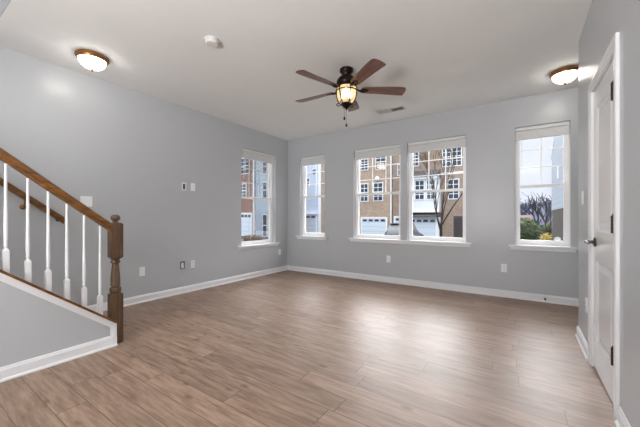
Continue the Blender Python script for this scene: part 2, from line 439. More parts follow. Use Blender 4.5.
toL = lambda u, d: (XL-d, u)
window(1, toL, W1[:2], W1[2], W1[3], 3, 0)
for n, cols in ((2, 2), (3, 3), (4, 3), (5, 2)): window(n, toB, WIN[n], ZS, ZT, cols, 0)
blind(toL, W1[:2], W1[3], 0.165, 'white blind pulled up at the only window in the left wall', 0)
blind(toB, WIN[2], ZT, 0.165, 'white raised blind in the narrow window beside the far room corner', 1)
blind(toB, WIN[3], ZT, 0.165, 'white raised blind in the left window of the joined middle pair', 1)
blind(toB, WIN[4], ZT, 0.165, 'white raised blind in the right window of the joined middle pair', 1)
blind(toB, WIN[5], ZT, 0.165, 'white raised blind in the single window nearest the white closet door', 1)
def sill(name, to, u0, u1, ear, z, back=0.085):
    """stool with ears and an apron under it"""
    def bx(bm, a, b, d0, d1, za, zb, bev=0):
        p, q = to(a, d0), to(b, d1)
        return box(bm, min(p[0], q[0]), max(p[0], q[0]), min(p[1], q[1]), max(p[1], q[1]), za, zb, bev)
    bm = bmesh.new()
    bx(bm, u0-ear, u1+ear, -0.045, 0.0, z-0.020, z+0.004, 0.004)
    bx(bm, u0-ear+0.018, u1+ear-0.018, -0.018, 0.0, z-0.062, z-0.020, 0.003)
    return S(name, bm, 'trim')
sill('trim_1', toL, W1[0], W1[1], 0.075, W1[2])
sill('trim_2', toB, *WIN[2], 0.080, ZS)
sill('trim_3', toB, WIN[3][0], WIN[4][1], 0.080, ZS)
sill('trim_4', toB, *WIN[5], 0.072, ZS)
# white boards lining the bottom of each opening
k = 5
for to, (a, b), z in ((toL, W1[:2], W1[2]),)+tuple((toB, WIN[i], ZS) for i in (2, 3, 4, 5)):
    p, q = to(a, 0.0), to(b, 0.085)
    S('trim_%d' % k, B(min(p[0], q[0]), max(p[0], q[0]), min(p[1], q[1]), max(p[1], q[1]), z-0.001, z+0.004), 'trim'); k += 1

# ------------------------------------------------------------------ closet door
XD = XR+0.006
def door():
    y0, y1, z0, z1 = DY0+0.003, DY1-0.003, 0.012, DZ-0.004
    pn = [(y0+0.105, y1-0.105, 0.215, 0.805), (y0+0.105, y1-0.105, 1.015, 1.905)]
    bm = bmesh.new()
    us = sorted({y0, y1, pn[0][0], pn[0][1]}); zs = sorted({z0, z1, pn[0][2], pn[0][3], pn[1][2], pn[1][3]})
    for i in range(3):
        for j in range(5):
            if i == 1 and j in (1, 3): continue
            bm.faces.new([bm.verts.new((XD, u, z)) for u, z in ((us[i], zs[j]), (us[i+1], zs[j]), (us[i+1], zs[j+1]), (us[i], zs[j+1]))])
    for a, b, c_, d_ in pn:
        lv = [(0, 0), (0.006, 0.004), (0.016, 0.010), (0.030, 0.010), (0.062, 0.002)]
        loops = [[bm.verts.new((XD+dp, u, z)) for u, z in ((a+i, c_+i), (b-i, c_+i), (b-i, d_-i), (a+i, d_-i))] for i, dp in lv]
        for l0, l1 in zip(loops, loops[1:]):
            for k in range(4): bm.faces.new((l0[k], l0[(k+1) % 4], l1[(k+1) % 4], l1[k]))
        bm.faces.new(loops[-1])
    # sides and back
    for (ya, za), (yb, zb) in (((y0, z0), (y1, z0)), ((y1, z0), (y1, z1)), ((y1, z1), (y0, z1)), ((y0, z1), (y0, z0))):
        bm.faces.new([bm.verts.new(p) for p in ((XD, ya, za), (XD, yb, zb), (XD+0.035, yb, zb), (XD+0.035, ya, za))])
    bm.faces.new([bm.verts.new(p) for p in ((XD+0.035, y0, z0), (XD+0.035, y1, z0), (XD+0.035, y1, z1), (XD+0.035, y0, z1))])
    d = S('door_1', bm, 'door')
    for z in (0.326, 1.075, 1.830):
        bm = bmesh.new(); yh = DY0-0.001; xh = XR-0.012
        for k in range(5):
            lathe(bm, [(0.0092, 0), (0.0100, 0.0012), (0.0100, 0.0183), (0.0092, 0.0195)], (xh, yh, z-0.05+0.0202*k), 12)
        lathe(bm, [(0.0035, 0), (0.006, 0.003), (0.004, 0.008), (0, 0.010)], (xh, yh, z+0.051), 10)
        box(bm, xh, XR+0.006, yh-0.0015, yh+0.0015, z-0.045, z+0.045)
        tag(obj('hinge', bm, 'hinge', d, True), 'dark bronze hinge')
    yk, zk = DY1-0.068, 0.935
    bm = bmesh.new(); rx = Matrix.Rotation(-PI/2, 3, 'Y')
    lathe(bm, [(0.033, 0), (0.033, 0.006), (0.028, 0.011), (0.012, 0.013), (0.0115, 0.052), (0.009, 0.060), (0, 0.062)], (XD, yk, zk), 24, 0, rx)
    pts = [(XD-0.056, yk+0.010-0.120*t, zk+0.004*math.sin(t*PI)-0.004*t) for t in [i/10 for i in range(11)]]
    tube(bm, pts, [0.006, 0.010, 0.0105, 0.010, 0.0095, 0.009, 0.0085, 0.008, 0.0078, 0.0075, 0.005], 12)
    tag(obj('handle', bm, 'nickel', d, True), 'dark metal lever handle')
door()
# jamb lining and casing
bm = bmesh.new()
J0, J1, JZ = DY0-0.022, DY1+0.022, DZ+0.012
box(bm, XR, XR+0.115, J0, DY0, 0, JZ); box(bm, XR, XR+0.115, DY1, J1, 0, JZ); box(bm, XR, XR+0.115, DY0, DY1, DZ, JZ)
box(bm, XD+0.036, XD+0.048, DY0, DY0+0.012, 0, DZ); box(bm, XD+0.036, XD+0.048, DY1-0.012, DY1, 0, DZ)
S('trim_10', bm, 'trim')
def casing():
    cw = 0.070
    prof = [(0, 0), (0.008, 0), (0.011, 0.010), (0.011, 0.018), (0.016, 0.026), (0.019, 0.052), (0.016, cw-0.003), (0.016, cw), (0, cw)]   # (out from wall, away from opening)
    i0, i1, iz = J0+0.014, J1-0.014, JZ-0.006
    bm = bmesh.new()
    rows = []
    for o, a in prof:
        rows.append([bm.verts.new((XR-o, y, z)) for y, z in ((i0-a, 0), (i0-a, iz+a), (i1+a, iz+a), (i1+a, 0))])
    for r0, r1 in zip(rows, rows[1:]+rows[:1]):
        for k in range(3): bm.faces.new((r0[k], r0[k+1], r1[k+1], r1[k]))
    for e_ in (0, 3): bm.faces.new([r[e_] for r in rows])
    S('trim_11', bm, 'trim')
casing()
S('floor_closet_liner', B(XR+0.115, XE, YF, 3.575, 0.001, 0.002), 'floor')

# ------------------------------------------------------------------ stairs, knee wall, railing
SL = 0.785
capz = lambda y: 0.232+SL*(1.165-y)        # top of the oak cap on the knee wall
YN = 1.165
ytop = 1.165-(H-0.232)/SL
S('wall_stair', prism(bmesh.new(), [(YF, 0), (YN, 0), (YN, capz(YN)-0.03), (ytop, H-0.03), (YF, H-0.03)], 0, XK-0.11, XK), 'wall')
YE = 1.192
tr = bmesh.new()
# sloped trim in two steps, turned down at the wall's end
c0 = capz(YE)-0.020; w_ = 0.058
prism(tr, [(YE, 0), (YE, c0), (ytop, c0+SL*(YE-ytop)), (ytop, c0+SL*(YE-ytop)-w_), (YE-0.045, c0-w_+SL*0.045), (YE-0.045, 0)], 0, XK, XK+0.010)
prism(tr, [(YE, 0), (YE, c0), (ytop, c0+SL*(YE-ytop)), (ytop, c0+SL*(YE-ytop)-0.030), (YE-0.026, c0-0.030+SL*0.026), (YE-0.026, 0)], 0, XK+0.010, XK+0.017)
S('trim_12', tr, 'trim')
bm = bmesh.new()
prism(bm, [(XK+o, z) for o, z in bb_prof(1)], 1, YF, YE+0.003)
S('baseboard_stair', bm, 'trim')
# oak cap
y_hi = -0.6
bm = bmesh.new()
prism(bm, [(YN, capz(YN)-0.022), (YN, capz(YN)), (y_hi, capz(y_hi)), (y_hi, capz(y_hi)-0.022)], 0, XK-0.118, XK+0.024)
prism(bm, [(YE+0.004, capz(YE)-0.022), (YE+0.004, capz(YE)), (YN, capz(YN)), (YN, capz(YN)-0.022)], 0, XK+0.001, XK+0.024)
S('trim_13', bm, 'rail')
bm = bmesh.new()
y = 1.09
for k in range(14):
    z = 0.19*(k+1)
    box(bm, XL, XK-0.11, YF+0.5 if k == 13 else y-0.2421-0.0, y, 0 if k == 0 else z-0.19-0.06, z-0.028)
    y -= 0.2421
st = S('stairs', bm, 'trim')
bm = bmesh.new(); y = 1.09
for k in range(14):
    box(bm, XL, XK-0.11, YF+0.5 if k == 13 else y-0.2421, y+0.025, 0.19*(k+1)-0.028, 0.19*(k+1), 0.004); y -= 0.2421
obj('tread', bm, 'tread', st)

XN = -3.000
nw = thing('newel_post', 'dark oak newel post with ball top at the foot of the stairs', 'post', (XN, 1.210, 0))
h = 0.045
def sq(bm, r, z0, z1, ch):
    """square block with chamfered ends"""
    lv = [(r-ch, z0), (r, z0+ch), (r, z1-ch), (r-ch, z1)]
    loops = [[bm.verts.new((sx_*q, sy_*q, z)) for sx_, sy_ in ((-1, -1), (1, -1), (1, 1), (-1, 1))] for q, z in lv]
    for a, b in zip(loops, loops[1:]):
        for k in range(4): bm.faces.new((a[k], a[(k+1) % 4], b[(k+1) % 4], b[k]))
    bm.faces.new(loops[0][::-1]); bm.faces.new(loops[-1])
bm = bmesh.new(); sq(bm, h, 0.0, 0.445, 0.010); obj('base_block', bm, 'newel', nw)
bm = bmesh.new()
lathe(bm, [(0.030, 0.436), (0.040, 0.446), (0.044, 0.462), (0.046, 0.478), (0.042, 0.494), (0.030, 0.503), (0.030, 0.508), (0.038, 0.514), (0.038, 0.522),
           (0.035, 0.528), (0.0375, 0.545), (0.037, 0.575), (0.034, 0.61), (0.030, 0.66), (0.0265, 0.70), (0.027, 0.708), (0.036, 0.714), (0.038, 0.722), (0.036, 0.730),
           (0.029, 0.735), (0.034, 0.744), (0.038, 0.752), (0.040, 0.765)], (0, 0, 0), 28)
obj('turned_section', bm, 'newel', nw, True)
bm = bmesh.new(); sq(bm, h, 0.752, 1.068, 0.012); obj('upper_block', bm, 'newel', nw)
bm = bmesh.new()
lathe(bm, [(0.030, 1.062), (0.030, 1.070), (0.020, 1.076), (0.018, 1.084), (0.030, 1.090), (0.037, 1.103), (0.038, 1.114), (0.033, 1.128), (0.020, 1.138), (0, 1.141)], (0, 0, 0), 28)
obj('ball_top', bm, 'newel', nw, True)

# hand rail over the balusters
rc = lambda y: 1.560-0.787*(y-0.497)
def rail(name, label, x, y0, y1, fn, wdt, hgt, m='rail'):
    """moulded rail: profile in (x, perpendicular) swept along the slope"""
    ym = (y0+y1)/2; zc = fn(ym)
    d = Vector((0, y1-y0, fn(y1)-fn(y0))); d.normalize(); n = Vector((0, -d.z, d.y))
    if n.z < 0: n = -n
    w, q = wdt/2, hgt/2
    pr = [(-w*.62, -q), (w*.62, -q), (w*.62, -q*.45), (w*.92, -q*.30), (w, 0.0), (w, q*.35), (w*.86, q*.72), (w*.5, q*.94), (0, q), (-w*.5, q*.94), (-w*.86, q*.72), (-w, q*.35), (-w, 0.0), (-w*.92, -q*.30), (-w*.62, -q*.45)]
    bm = bmesh.new()
    a = Vector((0, y0-ym, fn(y0)-zc)); b = Vector((0, y1-ym, fn(y1)-zc))
    # vertical cut at the end by sliding along the rail
    va, vb = [], []
    for px, pn in pr:
        off = Vector((px, 0, 0))+n*pn
        for base, lst in ((a, va), (b, vb)):
            t = -(off.y)/d.y
            lst.append(bm.verts.new(base+off+d*t))
    k = len(pr)
    for i in range(k): bm.faces.new((va[i], va[(i+1) % k], vb[(i+1) % k], vb[i]))
    bm.faces.new(va); bm.faces.new(vb[::-1])
    t = thing(name, label, 'handrail', (x, ym, zc))
    obj('rail', bm, m, t, True)
    return t
rail('stair_rail', 'golden oak handrail sloping down over the white balusters to the newel', XN, -0.55, 1.166, rc, 0.058, 0.064)

# balusters
def baluster_mesh():
    bm = bmesh.new(); s = 0.0165
    lo = [bm.verts.new((a*s, b*s, -0.0-SL*b*s)) for a, b in ((-1, -1), (1, -1), (1, 1), (-1, 1))]
    ht = 0.148
    up = [bm.verts.new((a*s, b*s, ht)) for a, b in ((-1, -1), (1, -1), (1, 1), (-1, 1))]
    tp = [bm.verts.new((a*s*.7, b*s*.7, ht+0.012)) for a, b in ((-1, -1), (1, -1), (1, 1), (-1, 1))]
    for a, b in ((lo, up), (up, tp)):
        for k in range(4): bm.faces.new((a[k], a[(k+1) % 4], b[(k+1) % 4], b[k]))
    bm.faces.new(lo[::-1]); bm.faces.new(tp)
    return bm
gap = lambda y: (rc(y)-0.034)-capz(y)
def baluster_shaft(hh):
    bm = bmesh.new()
    lathe(bm, [(0.0115, 0.155), (0.0115, 0.160), (0.0085, 0.166), (0.0085, 0.174), (0.0125, 0.180), (0.0125, 0.187), (0.0095, 0.193), (0.0115, 0.215), (0.0125, 0.26), (0.0115, 0.36), (0.0095, 0.50), (0.0078, hh)], (0, 0, 0), 16)
    return bm
hh = rc(0.8)-0.0407-capz(0.8)-0.005
YBAL = [0.525+0.1135*k for k in range(-4, 6)]
proto = None
ords = {0: 'nearest the newel post', 1: 'second from the newel post', 2: 'third from the newel post', 3: 'fourth from the newel post', 4: 'fifth from the newel post', 5: 'sixth from the newel post', 6: 'seventh from the newel post', 7: 'eighth from the newel post', 8: 'ninth from the newel post', 9: 'tenth from the newel post'}
for i, y in enumerate(reversed(YBAL)):
    if proto is None:
        b = proto = thing('baluster', '', 'baluster')
        obj('square_foot', baluster_mesh(), 'trim', b); obj('turned_shaft', baluster_shaft(hh), 'trim', b, True)
    else: b = dup(proto)
    b.location = (XN, y, capz(y)-0.0)
    b['label'] = 'slim white turned stair baluster, %s' % ords[i]; b['group'] = 'white stair balusters under the oak handrail'

# wall handrail
XW = XL+0.075
wr = lambda y: 1.458-0.785*(y-0.675)
t = rail('wall_handrail', 'golden oak handrail fixed on the grey wall behind the balusters', XW, -0.4, 1.150, wr, 0.046, 0.060)
def bracket(y, z, low):
    c = Vector(t.location); bm = bmesh.new(); rx = Matrix.Rotation(PI/2, 3, 'Y')
    lathe(bm, [(0.026, 0), (0.026, 0.004), (0.018, 0.010), (0.008, 0.013), (0, 0.014)], Vector((XL, y, z))-c, 18, 0, rx)
    tube(bm, [Vector(p)-c for p in ((XL+0.008, y, z), (XL+0.050, y, z-0.004), (XL+0.072, y, z+0.014), (XL+0.075, y, wr(y)-0.030))], 0.006, 10)
    tag(obj('bracket', bm, 'brass', t, True), 'brass bracket')
for y in (0.845, -0.2): bracket(y, wr(y)-0.105, 0)
bm = bmesh.new(); c = Vector(t.location)
lathe(bm, [(0.018, 0), (0.018, 0.004), (0.009, 0.009), (0, 0.010)], Vector((XL, 1.118, wr(1.12)-0.02))-c, 14, 0, Matrix.Rotation(PI/2, 3, 'Y'))
tube(bm, [Vector((XL+0.005, 1.118, wr(1.12)-0.02))-c, Vector((XW-0.005, 1.118, wr(1.12)-0.015))-c], 0.007, 8)
obj('end_mount', bm, 'hinge', t, True)

# ------------------------------------------------------------------ ceiling lights
def flush_lamp(x, y, label):
    t = thing('ceiling_light', label, 'ceiling light', (x, y, H), 0, None)
    bm = bmesh.new()
    lathe(bm, [(0.140, 0.0), (0.144, -0.010), (0.142, -0.022), (0.135, -0.028), (0.131, -0.042), (0.124, -0.047), (0.117, -0.046), (0.117, -0.030), (0.10, -0.028), (0.0, -0.028)], (0, 0, 0), 48)
    obj('ring', bm, 'brass', t, True)
    bm = bmesh.new(); prof = [(0.117, -0.040)]
    for k in range(1, 12):
        a = k/12*PI/2; prof.append((0.117*math.cos(a), -0.040-0.088*math.sin(a)))
    prof.append((0.0, -0.128)); lathe(bm, prof, (0, 0, 0), 48); tag(obj('glass_dome', bm, 'dome', t, True), 'glowing white glass dome')
    bm = bmesh.new(); lathe(bm, [(0.0, -0.124), (0.014, -0.126), (0.016, -0.132), (0.009, -0.137), (0.012, -0.143), (0.008, -0.151), (0, -0.153)], (0, 0, 0), 16)
    obj('finial', bm, 'brass', t, True)
flush_lamp(-3.630, 1.255, 'round dome ceiling light with brass ring above the staircase railing')
flush_lamp(0.405, 4.330, 'round dome ceiling light with brass ring near the closet corner')

# ------------------------------------------------------------------ ceiling fan
fan = thing('ceiling_fan', 'five-bladed brown ceiling fan with caged lantern light', 'ceiling fan', (-1.606, 2.922, H))
bm = bmesh.new(); lathe(bm, [(0.066, 0.0), (0.074, -0.006), (0.074, -0.030), (0.066, -0.044), (0.052, -0.056), (0.048, -0.075), (0, -0.075)], (0, 0, 0), 36); obj('canopy', bm, 'bronze', fan, True)
bm = bmesh.new(); lathe(bm, [(0.0, -0.070), (0.048, -0.070), (0.062, -0.082), (0.085, -0.100), (0.103, -0.122), (0.110, -0.146), (0.110, -0.165), (0.100, -0.180), (0.104, -0.186), (0.104, -0.198), (0.09, -0.204), (0, -0.204)], (0, 0, 0), 40); obj('motor_housing', bm, 'bronze', fan, True)
def blade_bm():
    bm = bmesh.new(); up, dn = [], []
    st = [(0.165, 0.030, 0.030), (0.180, 0.046, 0.046), (0.21, 0.054, 0.054), (0.27, 0.056, 0.058), (0.36, 0.058, 0.064), (0.45, 0.062, 0.070), (0.54, 0.068, 0.074), (0.60, 0.072, 0.074), (0.635, 0.074, 0.070), (0.648, 0.072, 0.060)]
    tip = [(0.655, 0.05), (0.660, 0.02), (0.662, -0.01), (0.658, -0.04)]
    out = [(r, a) for r, a, b in st]+tip+[(r, -b) for r, a, b in reversed(st)]
    for z, lst in ((0.003, up), (-0.003, dn)):
        for r, a in out: lst.append(bm.verts.new((r, a, z)))
    n = len(out)
    bm.faces.new(up); bm.faces.new(dn[::-1])
    for i in range(n): bm.faces.new((up[i], dn[i], dn[(i+1) % n], up[(i+1) % n]))
    bmesh.ops.rotate(bm, verts=bm.verts, cent=(0, 0, 0), matrix=Matrix.Rotation(R(-12), 3, 'X'))
    bm.transform(Matrix.Translation((0, 0, -0.212)))
    return bm
def arm_bm():
    bm = bmesh.new()
    tube(bm, [(0.085, 0, -0.190), (0.115, 0.0, -0.205), (0.145, 0, -0.222), (0.175, 0, -0.222)], [0.012, 0.010, 0.009, 0.008], 10)
    for sgn in (-1, 1):
        tube(bm, [(0.135, 0, -0.220), (0.155, sgn*0.020, -0.222), (0.180, sgn*0.026, -0.222-sgn*0.006), (0.205, sgn*0.020, -0.221-sgn*0.005)], [0.006, 0.006, 0.006, 0.004], 8)
    q = bmesh.new(); 
    pl = [(0.160, 0.022), (0.20, 0.026), (0.235, 0.016), (0.250, 0.0), (0.235, -0.016), (0.20, -0.026), (0.160, -0.022)]
    prism(q, pl, 2, -0.0075, -0.0032)
    bmesh.ops.rotate(q, verts=q.verts, cent=(0, 0, 0), matrix=Matrix.Rotation(R(-12), 3, 'X')); q.transform(Matrix.Translation((0, 0, -0.212)))
    me = bpy.data.meshes.new('tmp'); q.to_mesh(me); q.free(); bm.from_mesh(me); bpy.data.meshes.remove(me)
    return bm
b0 = a0 = None
for k in range(5):
    ang = R(38+72*k)
    if b0 is None:
        b0 = obj('blade', blade_bm(), 'blade', fan); a0 = obj('blade_bracket', arm_bm(), 'bronze', b0, True); b = b0
    else:
        b = b0.copy(); C.objects.link(b); b.parent = fan
        a = a0.copy(); C.objects.link(a); a.parent = b
    b.rotation_euler = (0, 0, ang); b.location = (0, 0, -0.016)
# lantern: glass, cage, bulbs
N = NT('seeded_amber_glass'); N.t.nodes.remove(N.b)
trn = N.n('BsdfTransparent'); trn.inputs[0].default_value = (1, 0.92, 0.78, 1)
tl = N.n('BsdfTranslucent'); tl.inputs[0].default_value = (1, 0.88, 0.70, 1)
gl = N.n('BsdfGlossy'); gl.inputs['Roughness'].default_value = 0.08
m1 = N.n('MixShader'); m1.inputs[0].default_value = 0.45; m2 = N.n('MixShader'); m2.inputs[0].default_value = 0.06
N.l(trn.outputs[0], m1.inputs[1]); N.l(tl.outputs[0], m1.inputs[2]); N.l(m1.outputs[0], m2.inputs[1]); N.l(gl.outputs[0], m2.inputs[2]); N.l(m2.outputs[0], N.out.inputs[0])
M['amber'] = N.m
lan = obj('lantern_glass', lathe(bmesh.new(), [(0.098, -0.205), (0.106, -0.222), (0.106, -0.250), (0.102, -0.290), (0.092, -0.330), (0.074, -0.362), (0.053, -0.384)], (0, 0, 0), 40), 'amber', fan, True)
tag(lan, 'glowing amber lantern glass')
bm = bmesh.new()
for k in range(6):
    a = R(20+60*k); ca, sa = math.cos(a), math.sin(a)
    tube(bm, [(r*ca, r*sa, z) for r, z in ((0.104, -0.203), (0.114, -0.222), (0.115, -0.252), (0.111, -0.292), (0.101, -0.336), (0.082, -0.372), (0.056, -0.394), (0.03, -0.402))], 0.0058, 8)
    tube(bm, [((0.082+0.030*math.sin(u))*ca, (0.082+0.030*math.sin(u))*sa, -0.377-0.010+0.014*math.cos(u)) for u in [i*PI/6 for i in range(9)]], 0.004, 6)
for r, z in ((0.1155, -0.250), (0.108, -0.206)):
    ring = [(r*math.cos(2*PI*i/36), r*math.sin(2*PI*i/36), z) for i in range(37)]
    tube(bm, ring, 0.0055, 8)
lathe(bm, [(0, -0.380), (0.056, -0.382), (0.060, -0.392), (0.050, -0.405), (0.032, -0.418), (0.022, -0.430), (0.010, -0.444), (0.006, -0.452), (0, -0.455)], (0, 0, 0), 28)
obj('lantern_cage', bm, 'bronze', fan, True)
for k in range(3):
    a = R(50+120*k)
    bb = obj('bulb', lathe(bmesh.new(), [(0.012, -0.222), (0.015, -0.245), (0.024, -0.270), (0.027, -0.288), (0.022, -0.305), (0.010, -0.316), (0, -0.319)], (0.040*math.cos(a), 0.040*math.sin(a), 0), 16), 'bulb', fan, True)
for dx, dy, z in ((-0.020, -0.012, -0.525), (-0.002, 0.000, -0.600)):
    bm = bmesh.new(); tube(bm, [(dx, dy, -0.40), (dx, dy, z)], 0.0014, 6)
    pc = obj('pull_chain', bm, 'brass', fan)
    bm = bmesh.new(); lathe(bm, [(0, z+0.004), (0.004, z), (0.009, z-0.016), (0.011, z-0.026), (0.008, z-0.036), (0, z-0.040)], (dx, dy, 0), 12)
    obj('pull_knob', bm, 'black', pc, True)

# ------------------------------------------------------------------ ceiling fittings
sd = thing('smoke_detector', 'small round white smoke detector on the ceiling', 'smoke detector', (-2.375, 1.753, H))
obj('base', lathe(bmesh.new(), [(0.068, 0), (0.070, -0.006), (0.068, -0.012), (0, -0.012)], (0, 0, 0), 32), 'grate', sd, True)
bm = lathe(bmesh.new(), [(0.060, -0.012), (0.060, -0.020), (0.056, -0.024), (0.058, -0.030), (0.050, -0.040), (0.022, -0.045), (0.020, -0.043), (0, -0.043)], (0, 0, 0), 32); obj('cover', bm, 'grate', sd, True)
vt = thing('ceiling_vent', 'white rectangular slatted air vent in the ceiling near the windows', 'vent', (-1.660, 4.415, H), R(0))
L_, W_ = 0.215, 0.085
bm = B(-L_, L_, -W_, -W_+0.022, -0.007, 0); box(bm, -L_, L_, W_-0.022, W_, -0.007, 0); box(bm, -L_, -L_+0.022, -W_+0.022, W_-0.022, -0.007, 0); box(bm, L_-0.022, L_, -W_+0.022, W_-0.022, -0.007, 0); box(bm, -0.006, 0.006, -W_+0.022, W_-0.022, -0.007, 0)
obj('frame', bm, 'grate', vt)
obj('duct', B(-L_+0.02, L_-0.02, -W_+0.02, W_-0.02, -0.0015, -0.0005), 'ventdark', vt)
bm = bmesh.new()
for half, tl_ in ((-1, -1), (1, 1)):
    for k in range(11):
        xc = half*(0.020+0.016*k)
        q = bmesh.new(); box(q, -0.0085, 0.0085, -W_+0.022, W_-0.022, -0.0006, 0.0006)
        q.transform(Matrix.Translation((xc, 0, -0.0065))@Matrix.Rotation(R(38*tl_), 4, 'Y'))
        me = bpy.data.meshes.new('tmp'); q.to_mesh(me); q.free(); bm.from_mesh(me); bpy.data.meshes.remove(me)
obj('slats', bm, 'grate', vt)

# ------------------------------------------------------------------ wall plates
def plate(name, label, cat, loc, rz, kind, w=0.070, hgt=0.115):
    """built facing +X, then turned"""
    t = thing(name, label, cat, loc, rz)
    obj('cover_plate', B(0, 0.006, -w/2, w/2, -hgt/2, hgt/2, bev=0.002), 'plate', t)
    if kind == 'outlet':
        for z in (-0.020, 0.020):
            bm = B(0.006, 0.0085, -0.0165, 0.0165, z-0.0135, z+0.0135, bev=0.001); s = obj('socket', bm, 'plate', t)
            bm = B(0.0083, 0.0089, -0.0085, -0.006, z-0.003, z+0.006); box(bm, 0.0083, 0.0089, 0.006, 0.0085, z-0.003, z+0.006); box(bm, 0.0083, 0.0089, -0.002, 0.002, z-0.010, z-0.006)
            obj('slots', bm, 'slot', s)
    elif kind == 'switch':
        n = 2 if w > 0.1 else 1
        for k in range(n):
            yc = (k-(n-1)/2)*0.046
            bm = bmesh.new(); prism(bm, [(0.005, -0.033), (0.007, -0.033), (0.0105, 0.033), (0.005, 0.033)], 1, yc-0.0165, yc+0.0165); obj('rocker', bm, 'plate', t)
    return t
plate('wall_outlet', 'white outlet low on the left wall beside the newel post', 'outlet', (XL, 1.985, 0.405), 0, 'outlet')
plate('wall_outlet', 'white outlet low on the left wall beside the dark rimmed cable bracket', 'outlet', (XL, 2.716, 0.409), 0, 'outlet')
plate('wall_outlet', 'white outlet at head height beside the upper cable bracket', 'outlet', (XL, 2.722, 1.577), 0, 'outlet')
plate('wall_outlet', 'small white outlet under the sill of the left-wall window, by the corner', 'outlet', (XL, 4.690, 0.400), 0, 'outlet')
plate('light_switch', 'white double switch on the left wall above the stair rail', 'switch', (XL, 1.375, 1.300), 0, 'switch', 0.116, 0.118)
plate('wall_outlet', 'white outlet under the joined middle pair of windows', 'outlet', (-1.898, YB, 0.402), -PI/2, 'outlet')
plate('wall_outlet', 'white outlet on the back wall under and left of the single window', 'outlet', (-0.206, YB, 0.406), -PI/2, 'outlet')
plate('light_switch', 'white switch on the narrow wall beside the closet door', 'switch', (XR, 3.435, 1.285), PI, 'switch')
plate('wall_outlet', 'white outlet low on the narrow wall beside the closet door', 'outlet', (XR, 3.250, 0.400), PI, 'outlet')
def bracket_box(label, y, z, inner):
    """open low-voltage mounting bracket: white rim around a hole with the cavity behind"""
    t = thing('cable_bracket', label, 'wall plate', (XL, y, z))
    w, hg = 0.034, 0.056
    bm = bmesh.new()
    for a in ((-w, -w+0.013, -hg, hg), (w-0.013, w, -hg, hg), (-w+0.013, w-0.013, -hg, -hg+0.012), (-w+0.013, w-0.013, hg-0.018, hg)): box(bm, 0, 0.004, *a)
    obj('rim', bm, inner[0], t)
    obj('cavity', B(0.0005, 0.001, -w+0.012, w-0.012, -hg+0.011, hg-0.017), inner[1], t)
bracket_box('white open cable bracket at head height on the left wall', 2.578, 1.575, ('plate', 'slot'))
bracket_box('dark rimmed cable bracket low on the left wall', 2.554, 0.412, ('slot', 'plate'))
ds = thing('door_stop', 'small spring door stop on the back baseboard near the closet corner', 'door stop', (0.255, YB-0.014, 0.050))
bm = bmesh.new(); rx = Matrix.Rotation(PI/2, 3, 'X')
lathe(bm, [(0.012, 0), (0.012, 0.004), (0.007, 0.008), (0.007, 0.055), (0.010, 0.056), (0.010, 0.066), (0.006, 0.070), (0, 0.070)], (0, 0, 0), 14, 0, rx); obj('spring', bm, 'nickel', ds, True)

st_ = tag(obj('window_sticker', lathe(bmesh.new(), [(0.0, 0), (0.036, 0), (0.036, 0.001), (0, 0.001)], (0, 0, 0), 24, 0, Matrix.Rotation(PI/2, 3, 'X')), 'plate'), 'white oval sticker in the lower corner of the single window', 'sticker')
st_.location = (0.392, YB+0.102, 0.832); st_.scale = (1.0, 1, 0.72)

# ------------------------------------------------------------------ outside
GZ = -1.05
bm = B(-70, 60, YB+WT+0.02, 120, GZ-0.2, GZ); box(bm, -70, XL-WT-0.02, -20, YB+WT+0.02, GZ-0.2, GZ)
S('ground', bm, 'lawn')
S('road', B(-70, -1.5, 14, 30.5, GZ, GZ+0.02), 'asphalt')

def ewin(parent, x0, x1, z0, z1, yf, pane_reflection=None, cols=2, rows=4):
    """framed window on a facade facing -Y"""
    f = B(x0-0.09, x1+0.09, yf-0.07, yf+0.02, z0-0.09, z1+0.09); o = obj('window', f, 'etrim', parent)
    obj('pane', B(x0, x1, yf-0.085, yf-0.06, z0, z1), 'eglass', o)
    bm = bmesh.new(); m = 0.028
    for k in range(1, cols):
        x = x0+(x1-x0)*k/cols; box(bm, x-m, x+m, yf-0.10, yf-0.08, z0, z1)
    for k in range(1, rows):
        z = z0+(z1-z0)*k/rows; w = 0.05 if k*2 == rows else m
        box(bm, x0, x1, yf-0.102, yf-0.079, z-w, z+w)
    obj('grille', bm, 'etrim', o)
    if pane_reflection: obj('pane_reflection', B(x0+0.12, x1-0.12, yf-0.088, yf-0.086, z0+0.05, z0+(z1-z0)*pane_reflection), 'ereflect', o)  # cream panel painted to look like the fan lamp reflected in the pane
    return o
def garage(parent, x0, x1, z1, yf, n=4):
    o = obj('garage_door', B(x0, x1, yf-0.04, yf+0.02, GZ, z1), 'garage', parent)
    bm = B(x0-0.16, x0, yf-0.10, yf+0.02, GZ, z1+0.16); box(bm, x1, x1+0.16, yf-0.10, yf+0.02, GZ, z1+0.16); box(bm, x0, x1, yf-0.10, yf+0.02, z1, z1+0.16)
    obj('garage_frame', bm, 'etrim', o)
    w = (x1-x0)/n
    for k in range(n):
        xc = x0+w*(k+.5)
        bm = bmesh.new(); prism(bm, [(xc-w*.36, z1-0.34), (xc+w*.36, z1-0.34), (xc+w*.36, z1-0.16), (xc+w*.18, z1-0.09), (xc-w*.18, z1-0.09), (xc-w*.36, z1-0.16)], 1, yf-0.055, yf-0.035)
        obj('garage_window', bm, 'eglass', o)
def gable_roof(parent, x0, x1, y0, y1, z, rise):
    bm = bmesh.new(); prism(bm, [(y0-0.4, z), (y1+0.4, z), ((y0+y1)/2, z+rise)], 0, x0, x1); obj('roof', bm, 'roof', parent)
YA = 33.0
h1 = thing('townhouse', 'pale blue sided townhouse with garage seen through the narrow corner window', 'building', (-25.5, YA, GZ))
